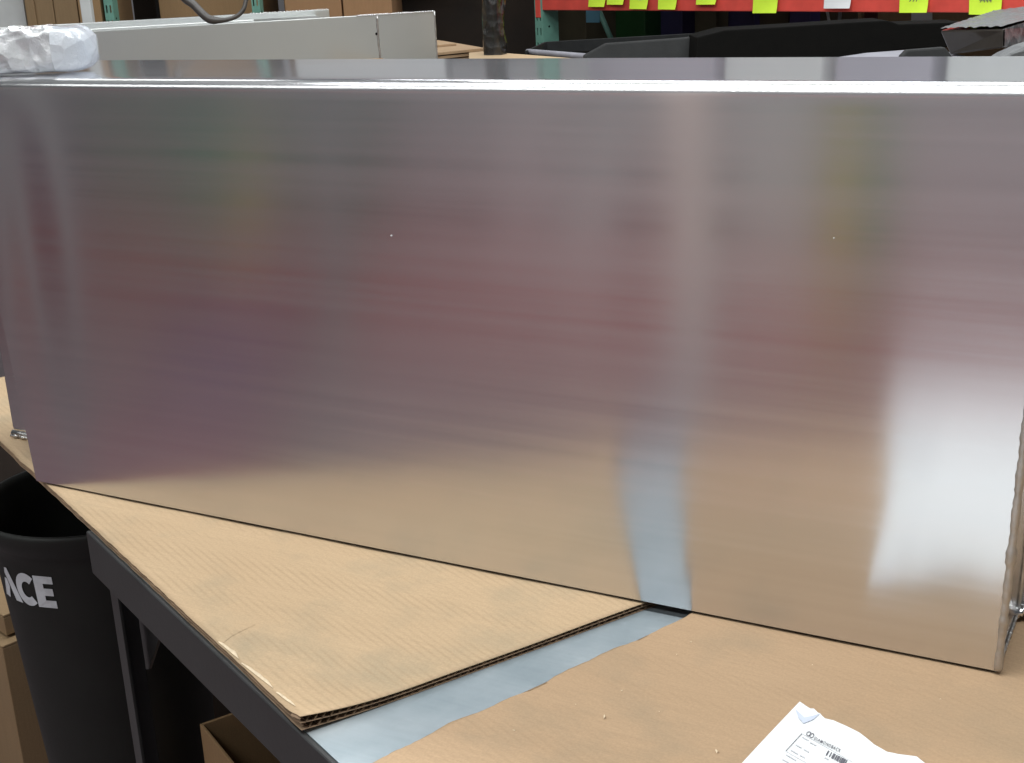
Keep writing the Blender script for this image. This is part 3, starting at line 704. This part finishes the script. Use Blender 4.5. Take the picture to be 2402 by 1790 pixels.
tag(prism('cardboard_piece', p, (0, 0, -(z - ZR - 0.002)), MAT_CARD, None, 0.001), 'pale cardboard block in front of the black wrapped post', 'cardboard')

# black wrapped post
base = at(1162, 120, 3.55); v = []; f = []; n, seg = 46, 20
for i in range(n):
    s = i / (n-1); z = -0.25 + 1.35 * s
    for k in range(seg):
        an = 2 * math.pi * k / seg; ca, sa = math.cos(an), math.sin(an)
        r = 0.027 * (1 + 0.10 * math.sin(i * 0.9 + k) + random.uniform(-.08, .08))
        v.append(base + Vector((r * math.copysign(abs(ca) ** .7, ca), r * math.copysign(abs(sa) ** .7, sa), z)))
for i in range(n-1):
    for k in range(seg): f.append((i*seg+k, i*seg+(k+1) % seg, (i+1)*seg+(k+1) % seg, (i+1)*seg+k))
tag(mesh('wrapped_post', v, f, MAT_BLACKFILM, None, True), 'upright post wrapped in shiny black film beside the cardboard stack', 'post')

# black covers
zc = 0.400
tray = empty('cover_tray', onz(1340, 110, zc), 'black shallow tray with pale front lip, beside the teal post', 'truck cover')
P1, P2, P3, P4 = onz(1236, 119, zc), onz(1281, 98, zc), onz(1700, 74, zc), onz(1760, 150, zc)
fl0 = [Vector((q.x, q.y, zc - 0.035)) for q in (P1, P2, P3, P4)]
prism('tray_floor', fl0, (0, 0, -0.06), MAT_BLACK, tray)
def rim(a, b, h, w, mat, nm='rim'):
    d = (b - a).normalized(); s = Vector((-d.y, d.x, 0)); obox(nm, a + Vector((0, 0, -h)), b - a, s * w, (0, 0, h), mat, tray, 0.002)
rim(P2, P3, 0.034, 0.006, MAT_CHAR); rim(P1, P2, 0.034, 0.006, MAT_CHAR)
F1, F2 = onz(1238, 122, zc - 0.006), onz(1420, 137, zc - 0.006)
tube('front_lip', dense(F1, F2, 10), 0.0085, MAT_LILAC, tray, 12)

def cover(name, pix, d, depth, mat, label, bev=0.003, cat='truck cover', dd=None):
    pts = [at(x, y, d if dd is None else d + dd * (x - pix[0][0])) for x, y in pix]
    c = sum(pts, Vector()) / len(pts)
    vec = Vector((FWD.x, FWD.y, 0)).normalized() * depth
    o = prism(name, pts, vec, mat, None, bev); tag(o, label, cat); return o
cover('black_cover', [(1368, 150), (1370, 131), (1422, 103), (1600, 90), (1645, 84), (1660, 150)], 3.05, 0.03, MAT_CHAR, 'charcoal cover with slanted end leaning in front of the black tray')
cover('black_cover', [(1630, 160), (1634, 88), (1700, 71), (1840, 63), (2010, 52), (2080, 48.5), (2092, 51), (2108, 57), (2260, 52), (2275, 108), (2125, 116), (2000, 131), (1960, 150)], 2.95, 0.12, MAT_BLACK, 'long matt black cover below the yellow notes')
zg = 0.440
p = [onz(1930, 139, zg), onz(2030, 124, zg), onz(2190, 112, zg), onz(2300, 140, zg)]
tag(prism('grey_cover', p, (0, 0, -0.02), MAT_LILAC, None, 0.002), 'pale grey flat cover under the long black one', 'truck cover')
cover('black_cover', [(2112, 140), (2116, 131), (2129, 118), (2218, 111), (2240, 140)], 2.3, 0.02, MAT_CHAR, 'charcoal cover end below the film wrapped bundle')
# film wrapped bundle
wb = empty('wrapped_bundle', at(2290, 130, 2.45), 'dark bundle in shiny stretch film at the end of the black covers', 'bundle')
TL, TR, BR, BL = at(2206, 72, 2.45), at(2353, 68, 2.33), at(2352, 112, 2.33), at(2230, 128, 2.45)
bk = Vector((0.55, 0.84, 0)).normalized() * 0.9
TLb, TRb = at(2330, 30, 2.95), at(2560, 2, 3.0); BRb = TRb - Vector((0, 0, 0.05)); BLb = TLb - Vector((0, 0, 0.05))
bv, bf = hexa([BL, BR, BRb, BLb, TL, TR, TRb, TLb]); mesh('bundle_body', bv, bf, MAT_BROWNFILM, wb, False, 0.003, 3)
V = []; F = []; n = 24
for j in range(n+1):
    for i in range(n+1):
        a = lerp(TL, TR, i / n); b = lerp(TLb, TRb, i / n); p = lerp(a, b, j / n); V.append(p + Vector((0, 0, 0.0045 + random.uniform(-.0012, .0016))))
for j in range(n):
    for i in range(n): a = j*(n+1)+i; F.append((a, a+1, a+n+2, a+n+1))
mesh('film_top', V, F, MAT_GREYFILM, wb, True)
so = (TR - TL).normalized() * 0.004
mesh('film_side', [TR + so, TRb + so, BRb + so, BR + so], [(0, 1, 2, 3)], MAT_GREYFILM, wb)
cover('film_bundle', [(2335, 145), (2362, 128), (2402, 110), (2500, 80), (2500, 145)], 2.2, 0.05, MAT_GREYFILM, 'grey film wrapped bundle below the dark wrapped bundle', 0.004, 'bundle')
# ------------------------------------------------------------------ pallet racks
def upright(parent, base, dx, dy, w, d, z0, z1, mat):
    """perforated post: front face with two columns of slots, solid sides"""
    base = Vector((base.x, base.y, 0)); dx, dy = dx.normalized(), dy.normalized(); t = 0.003
    V = []; F = []
    def b(x0, x1, za, zb):
        o = base + dx * x0 + Vector((0, 0, za)); k = len(V)
        c = [o, o + dx * (x1-x0), o + dx * (x1-x0) + dy * t, o + dy * t]
        q, ff = hexa(c + [p + Vector((0, 0, zb-za)) for p in c]); V.extend(q); F.extend([tuple(i + k for i in g_) for g_ in ff])
    sw = w * 0.17; xs = (w * 0.26, w * 0.70); pitch = 0.052; hs = 0.026
    for x0, x1 in ((0, xs[0] - sw/2), (xs[0] + sw/2, xs[1] - sw/2), (xs[1] + sw/2, w)): b(x0, x1, z0, z1)
    z = z0
    while z < z1:
        for x in xs: b(x - sw/2, x + sw/2, z + hs, min(z + pitch, z1))
        z += pitch
    mesh('post_face', V, F, mat, parent)
    obox('post_side', base + dy * t + Vector((0, 0, z0)), dx * t, dy * d, (0, 0, z1 - z0), mat, parent)
    s = obox('post_side', base + dx * (w - t) + dy * t + Vector((0, 0, z0)), dx * t, dy * d, (0, 0, z1 - z0), mat, parent)
    z = z0 + 0.03
    while z < z1:
        p = base + dx * (w + 0.0006) + dy * (d * 0.42) + Vector((0, 0, z)); tube('bolt_hole', [p - dx * 0.001, p], 0.0042, MAT_BLACK, s, 8); z += 0.104
        if z > 0.75: break
A = at(1290, 22, 5.0); zb = A.z; B = onz(2402, 27.5, zb)
bx = (B - A); bx.z = 0; bx.normalize(); by = Vector((-bx.y, bx.x, 0))
rack = empty('pallet_rack', Vector((A.x, A.y, FLOOR)), 'pallet rack with teal post and red beam, behind the black covers', 'pallet rack')
upright(rack, at(1255.5, 60, 5.0), bx, by, 0.0425, 0.075, FLOOR, 2.0, MAT_TEAL)
upright(rack, at(1255.5, 60, 5.0) + bx * 2.9, bx, by, 0.0425, 0.075, FLOOR, 2.0, MAT_TEAL)
pB = at(1263, 20, 4.985)
obox('beam', Vector((pB.x, pB.y, zb)) + bx * 0.015 - by * 0.012, bx * 2.85, by * 0.045, (0, 0, 0.11), MAT_RED, rack, 0.004, 3)
obox('beam_bracket', Vector((pB.x, pB.y, zb - 0.026)) - by * 0.016, bx * 0.027, by * 0.006, (0, 0, 0.15), MAT_RED, rack, 0.002)
obox('beam', Vector((pB.x, pB.y, zb)) + bx * 0.015 + by * 0.95, bx * 2.85, by * 0.045, (0, 0, 0.11), MAT_RED, rack, 0.004, 3)
obox('deck', Vector((pB.x, pB.y, zb + 0.1105)) + bx * 0.02 - by * 0.005, bx * 2.84, by * 1.0, (0, 0, 0.012), MAT_GREYSTEEL, rack)
b0 = at(1402, 18, 5.55); b1 = at(1437, 100, 5.55)
tube('brace', [b0 + (b0 - b1) * 0.6, b1 + (b1 - b0) * 1.0], 0.011, MAT_TEAL, rack, 8)
b0 = at(1938, 15, 4.9); b1 = at(1947, 60, 4.9)
tube('brace', [b0 + (b0 - b1) * 0.6, b1 + (b1 - b0) * 1.0], 0.005, MAT_PALE, rack, 8)
b0 = at(1972, 15, 4.9); b1 = at(1968, 60, 4.9)
tube('brace', [b0 + (b0 - b1) * 0.6, b1 + (b1 - b0) * 1.0], 0.007, MAT_GREYSTEEL, rack, 8)

notes = [(1381, 1421, 16, 'narrow yellow note on the red beam, nearest the teal post'), (1424, 1465, 11, 'short yellow note on the red beam, second from the teal post'),
         (1478, 1522, 21, 'yellow note on the red beam, third from the teal post'), (1543, 1589, 22, 'yellow note on the red beam, fourth from the teal post'),
         (1634, 1683, 11, 'high-stuck yellow note on the red beam, fifth from the teal post'), (1768, 1824, 31, 'yellow note hanging below the red beam, next before the white note'),
         (1934, 1997, 20, 'white note stuck on the red beam between yellow notes'), (2110, 2178, 30, 'large numbered yellow note just past the white note'),
         (2273, 2350, 34, 'large numbered yellow note above the film wrapped bundle')]
fo = by.dot(pB) - 0.0165
for i, (x0, x1, yb, lab) in enumerate(notes):
    tl, tr = onplane(x0, -60, by, fo), onplane(x1, -60, by, fo); bl, br = onplane(x0 + random.uniform(-2, 2), yb, by, fo - 0.004), onplane(x1 + random.uniform(-2, 2), yb + random.uniform(-1, 1), by, fo - 0.004)
    V = []; F = []
    for j in range(9):
        t = j / 8; bow = -0.006 * max(0, (t - 0.55) / 0.45) ** 2
        for k in range(5): V.append(lerp(lerp(tl, bl, t), lerp(tr, br, t), k / 4) + by * (bow * (1 + 0.3 * (k - 2))))
    for j in range(8):
        for k in range(4): a = j*5+k; F.append((a, a+1, a+6, a+5))
    nt_ = empty('sticky_note', (tl + tr) / 2, lab, 'note', 'notes stuck on the red beam')
    ns_ = mesh('note_sheet', V, F, MAT_WHITE if i == 6 else MAT_YEL, nt_, True)
    if i in (6, 7, 8, 2):
        txt, xx, yy, wpx, mt = {7: ('997', 0.30, 4, 24, MAT_INKLIGHT), 8: ('9444', 0.30, 6, 30, MAT_INKLIGHT), 6: ('----', 0.35, 10, 20, MAT_INK), 2: ('--', .4, 3, 10, MAT_INKLIGHT)}[i]
        tv, tf = text_mesh(txt, 1.0); w_ = max(q.x for q in tv); sx = x0 + (x1 - x0) * xx
        m2 = mt
        if i in (7, 8): m2 = MAT_INK
        mesh('handwriting', [onplane(sx + q.x / w_ * wpx, yy - q.y / w_ * wpx, by, fo - 0.0045) for q in tv], tf, m2, ns_)

def block(name, x0, x1, y0, y1, d, depth, mat, label, cat='box', parent=None, lean=0.0):
    """carton or bin whose front is seen between these pixels, standing down to the shelf"""
    tl = onplane(x0, y0, by, by.dot(CAM + ray((x0+x1)/2, y0) * d)); tr = onplane(x1, y0, by, by.dot(tl)); bl = onplane(x0, y1, by, by.dot(tl))
    w = (tr - tl).dot(bx); h = abs(tl.z - bl.z)
    root = empty(name, tl + bx * w / 2 - Vector((0, 0, h)), label, cat)
    o = tl - Vector((0, 0, h))
    obox('body', o, bx * w, by * depth, (0, 0, h), mat, root, 0.004, 2)
    return root, o, w, h
SH = 260
block('carton', 1296, 1372, -8, SH, 5.75, 0.3, MAT_OLIVE, 'dark olive carton under the red beam beside the teal post')
r_, o_, w_, h_ = block('bin', 1412, 1512, -8, SH, 5.75, 0.3, MAT_GREEN, 'dark green bin under the red beam', 'bin')
block('bin', 1516, 1600, -8, SH, 5.7, 0.3, MAT_NAVY, 'navy bin beside the dark green bin', 'bin')
block('carton', 1604, 1680, -8, SH, 5.65, 0.3, MAT_OLIVE, 'olive carton right of the navy bin')
block('bin', 1684, 1770, -8, SH, 5.6, 0.3, MAT_NAVY, 'second navy bin under the hanging yellow note', 'bin')
block('carton', 1774, 1850, -8, SH, 5.5, 0.3, MAT_OLIVE, 'olive carton left of the violet blue bin')
mvi = plain('violet_blue_plastic', (0.045, 0.035, 0.13), 0.5, 0, 0.15, 10)
block('bin', 1853, 1902, -8, SH, 5.35, 0.3, mvi, 'violet blue bin under the red beam', 'bin')
block('carton', 1905, 2012, -8, SH, 5.3, 0.3, MAT_OLIVE, 'dull carton behind the pale braces')
block('carton', 2022, 2058, -8, SH, 5.1, 0.3, MAT_MAROON, 'maroon carton under the red beam')
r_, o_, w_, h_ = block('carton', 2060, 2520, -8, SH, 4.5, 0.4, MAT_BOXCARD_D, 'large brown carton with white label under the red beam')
lo = by.dot(o_) - 0.002
lp = [onplane(2138, 20, by, lo), onplane(2187, 20, by, lo), onplane(2187, 56, by, lo), onplane(2137, 56, by, lo)]
mesh('label', lp, [(0, 1, 2, 3)], MAT_WHITE, r_.children[0] if r_.children else r_)
po = by.dot(at(1390, 40, 5.4)); lp = [onplane(1374, 10, by, po), onplane(1408, 10, by, po), onplane(1406, 53, by, po), onplane(1375, 53, by, po)]
tag(prism('blue_tag', lp, by * 0.002, MAT_BLUETAG), 'blue card tag hanging under the red beam', 'tag')
po = by.dot(at(2017, 40, 4.95)); 
lp = [onplane(2013, -10, by, po), onplane(2020, -10, by, po), onplane(2019, 120, by, po), onplane(2012, 120, by, po)]
tag(prism('pale_batten', lp, by * 0.02, MAT_CARD2), 'pale upright batten beside the maroon carton', 'batten')
# unseen loads added on the deck above for the chest's top to mirror
zd = zb + 0.123
def load(a, n, w, d, h, mat, label):
    o = Vector((pB.x, pB.y, zd)) + bx * a + by * n
    root = empty('stand_in_load', o + bx * w / 2, label, 'load'); obox('body', o, bx * w, by * d, (0, 0, h), mat, root, 0.01, 2); return root
mlav = plain('greyish_wrap', (0.38, 0.36, 0.42), 0.6, 0, 0.15, 4)
load(0.15, 0.1, 0.62, 0.8, 0.75, mlav, 'greyish load over the red beam nearest the teal post, added for the chest top to mirror')
load(0.82, 0.1, 0.40, 0.8, 0.62, MAT_PALE, 'white load over the red beam, added for the chest top to mirror')
load(1.27, 0.1, 0.34, 0.8, 0.8, mlav, 'lavender grey load over the red beam, added for the chest top to mirror')
load(1.66, 0.1, 1.15, 0.8, 0.95, MAT_PALE, 'wide pale load over the red beam, added for the chest top to mirror')

# left rack
lx = Vector((0.888, 0.46, 0)).normalized(); ly = Vector((-lx.y, lx.x, 0))
rack2 = empty('pallet_rack', Vector((-2.0, 3.2, FLOOR)), 'pallet rack of brown cartons behind the satin chest', 'pallet rack')
upright(rack2, at(592, 30, 4.9), lx, ly, 0.030, 0.06, FLOOR, 2.0, MAT_TEAL)
upright(rack2, at(246, 30, 4.9), lx, ly, 0.032, 0.06, FLOOR, 2.0, MAT_TEAL)
pm_ = at(222, 30, 4.95)
obox('beam', Vector((pm_.x, pm_.y, FLOOR)), lx * 0.032, ly * 0.03, (0, 0, 2.6), MAT_RED, rack2, 0.003)
pm_ = at(246, 30, 4.9); dk = Vector((pm_.x, pm_.y, 1.45)) - lx * 0.9
obox('deck', dk - ly * 0.02, lx * 3.6, ly * 1.0, (0, 0, 0.03), MAT_GREYSTEEL, rack2)
obox('beam', dk - ly * 0.05 - Vector((0, 0, 0.07)), lx * 3.6, ly * 0.028, (0, 0, 0.10), MAT_RED, rack2, 0.003)
po = at(190, 30, 4.6)
tag(obox('white_post', Vector((po.x, po.y, FLOOR)), lx * 0.036, ly * 0.03, (0, 0, 2.6), MAT_PALE, None, 0.003), 'white square post left of the teal rack upright', 'post')
def lblock(name, x0, x1, d, mat, label, y0=-330, ybase=300, dep=0.4):
    of = ly.dot(CAM + ray((x0+x1)/2, 30) * d)
    tl = onplane(x0, y0, ly, of); tr = onplane(x1, y0, ly, of); bl = onplane(x0, ybase, ly, of)
    w = (tr - tl).dot(lx); root = empty(name, Vector((tl.x, tl.y, bl.z)), label, 'box')
    o = Vector((tl.x, tl.y, bl.z)); obox('body', o, lx * w, ly * dep, (0, 0, tl.z - bl.z), mat, root, 0.004, 2); return root, o, w
lblock('carton', -70, 4, 4.97, MAT_PALE, 'white carton at the edge of the picture above the plastic bundle')
for x0, x1, lab in ((6, 28.5, 'slim brown carton next to the white carton'), (30, 73.5, 'brown carton, second of four in a row left of the white post'), (75.5, 132, 'brown carton, third of four in a row left of the white post'), (134.5, 189, 'lighter brown carton touching the white post')):
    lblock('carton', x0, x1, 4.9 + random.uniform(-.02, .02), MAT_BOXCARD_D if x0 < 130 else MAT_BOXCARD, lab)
lblock('carton', 268, 322, 5.6, MAT_SHADE_CARD, 'carton coloured dark for the shadow right of the left teal upright')  # dark colour paints the shadow beside the upright
lblock('carton', 331, 574, 5.15, MAT_BOXCARD, 'wide brown carton behind the hanging cable')
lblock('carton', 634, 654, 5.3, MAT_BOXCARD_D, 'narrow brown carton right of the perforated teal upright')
lblock('carton', 658, 792, 5.05, MAT_BOXCARD_R, 'reddish brown carton, left of the reddish pair above the satin chest', -90)
lblock('carton', 796, 912, 5.05, MAT_BOXCARD_R, 'reddish brown carton, right of the reddish pair above the satin chest', -90)
lblock('stand_in_load', 640, 1010, 5.12, MAT_WHITE, 'white wrapped load over the reddish cartons, added for the chest top to mirror', -420, -94)  # unseen load added to whiten the chest top's reflection
lblock('stand_in_load', 914, 1252, 5.6, MAT_SHADE_CARD, 'pallet load between the two racks, coloured dark for the shade', -200)  # shade between the racks is put into its colour

# ------------------------------------------------------------------ the rack opposite, guessed, put in only to blur in the brushed panel
ry = -3.1
MAT_POST = plain('blush_post_paint', (0.80, 0.67, 0.62), 0.6)
rack3 = empty('pallet_rack', (-1.0, ry, FLOOR), 'rack with red beam mirrored as a blur in the brushed panel', 'pallet rack')
for x, w, mt in ((-3.44, 0.13, MAT_PALE), (-1.78, 0.06, MAT_GREYSTEEL), (-0.31, 0.13, MAT_POST), (1.9, 0.08, MAT_TEAL)):
    obox('upright', (x, ry + 0.05, FLOOR), (w, 0, 0), (0, -0.08, 0), (0, 0, 2.4), mt, rack3, 0.003)
obox('beam', (-4.2, ry, -0.855), (6.6, 0, 0), (0, -0.03, 0), (0, 0, 0.235), MAT_RED, rack3, 0.004)
obox('beam', (-4.2, ry, 0.62), (6.6, 0, 0), (0, -0.03, 0), (0, 0, 0.12), MAT_RED, rack3, 0.004)
obox('deck', (-4.2, ry - 0.04, -0.619), (6.6, 0, 0), (0, -1.0, 0), (0, 0, 0.02), MAT_GREYSTEEL, rack3)
mg = plain('mid_green_plastic', (0.05, 0.32, 0.19), 0.5); my = plain('mustard_plastic', (0.58, 0.54, 0.12), 0.5)
mp = plain('mauve_plastic', (0.22, 0.18, 0.19), 0.6); mgr = plain('grey_plastic', (0.26, 0.28, 0.27), 0.6); mr2 = plain('red_plastic', (0.62, 0.04, 0.05), 0.5)
mlg = plain('light_grey_plastic', (0.50, 0.52, 0.50), 0.6); mgg = plain('green_grey_plastic', (0.13, 0.23, 0.18), 0.6); mlm = plain('pale_mauve_plastic', (0.42, 0.37, 0.38), 0.6)
mvio = plain('violet_plastic', (0.12, 0.09, 0.20), 0.5)
def back_box(x, w, z, h, mat, lab, y=ry - 0.15):
    root = empty('storage_bin', (x + w/2, y, z), lab, 'bin', 'bins mirrored in the brushed panel'); obox('body', (x, y, z), (w, 0, 0), (0, -0.5, 0), (0, 0, h), mat, root, 0.01, 2)
sp = [(-4.2, .7, mvio, 'violet', .4), (-3.25, .5, mgg, 'grey-green', .5), (-2.72, .26, mg, 'green', .36), (-2.44, .2, my, 'mustard', .2), (-2.2, .4, mgg, 'dull green', .5), (-1.65, .5, mp, 'dark mauve', .3), (-1.12, .24, mlm, 'plain mauve', .5), (-.86, .22, MAT_PALE, 'pale', .2), (-.6, .26, mp, 'mauve', .3), (-.14, .28, mlg, 'square grey', .62), (.17, .09, my, 'slim mustard', .5), (.28, .1, mg, 'slim green', .34), (.4, .9, mlm, 'wide mauve', .55), (1.4, .5, mlg, 'far grey', .5)]
for x, w, mt, nm, h_ in sp: back_box(x, w, -0.598, h_, mt, nm + ' bin on the opposite rack, a blur in the brushed panel')
for x, w, mt, nm in ((-4.4, .86, mr2, 'red'), (-3.3, .5, mgr, 'low grey'), (-2.7, .6, mp, 'low mauve'), (-1.65, .7, mp, 'broad mauve'), (-.85, .7, MAT_BOXCARD_R, 'brown'), (.2, .6, mlm, 'near mauve'), (.9, .9, mlm, 'low pale')):
    back_box(x, w, FLOOR + 0.001, 0.36 if nm == 'red' else 0.04, mt, nm + ' bin on the floor opposite, a blur in the brushed panel')

mrd = plain('dull_red_plastic', (0.21, 0.085, 0.10), 0.5)
back_box(-1.75, 0.75, FLOOR + 0.001, 0.06, mrd, 'low dull red bin on the floor near the bench, a blur in the brushed panel', y=-1.30)
back_box(-2.05, 0.40, FLOOR + 0.001, 0.12, mvio, 'low violet bin on the floor near the bench, a blur in the brushed panel', y=-2.22)
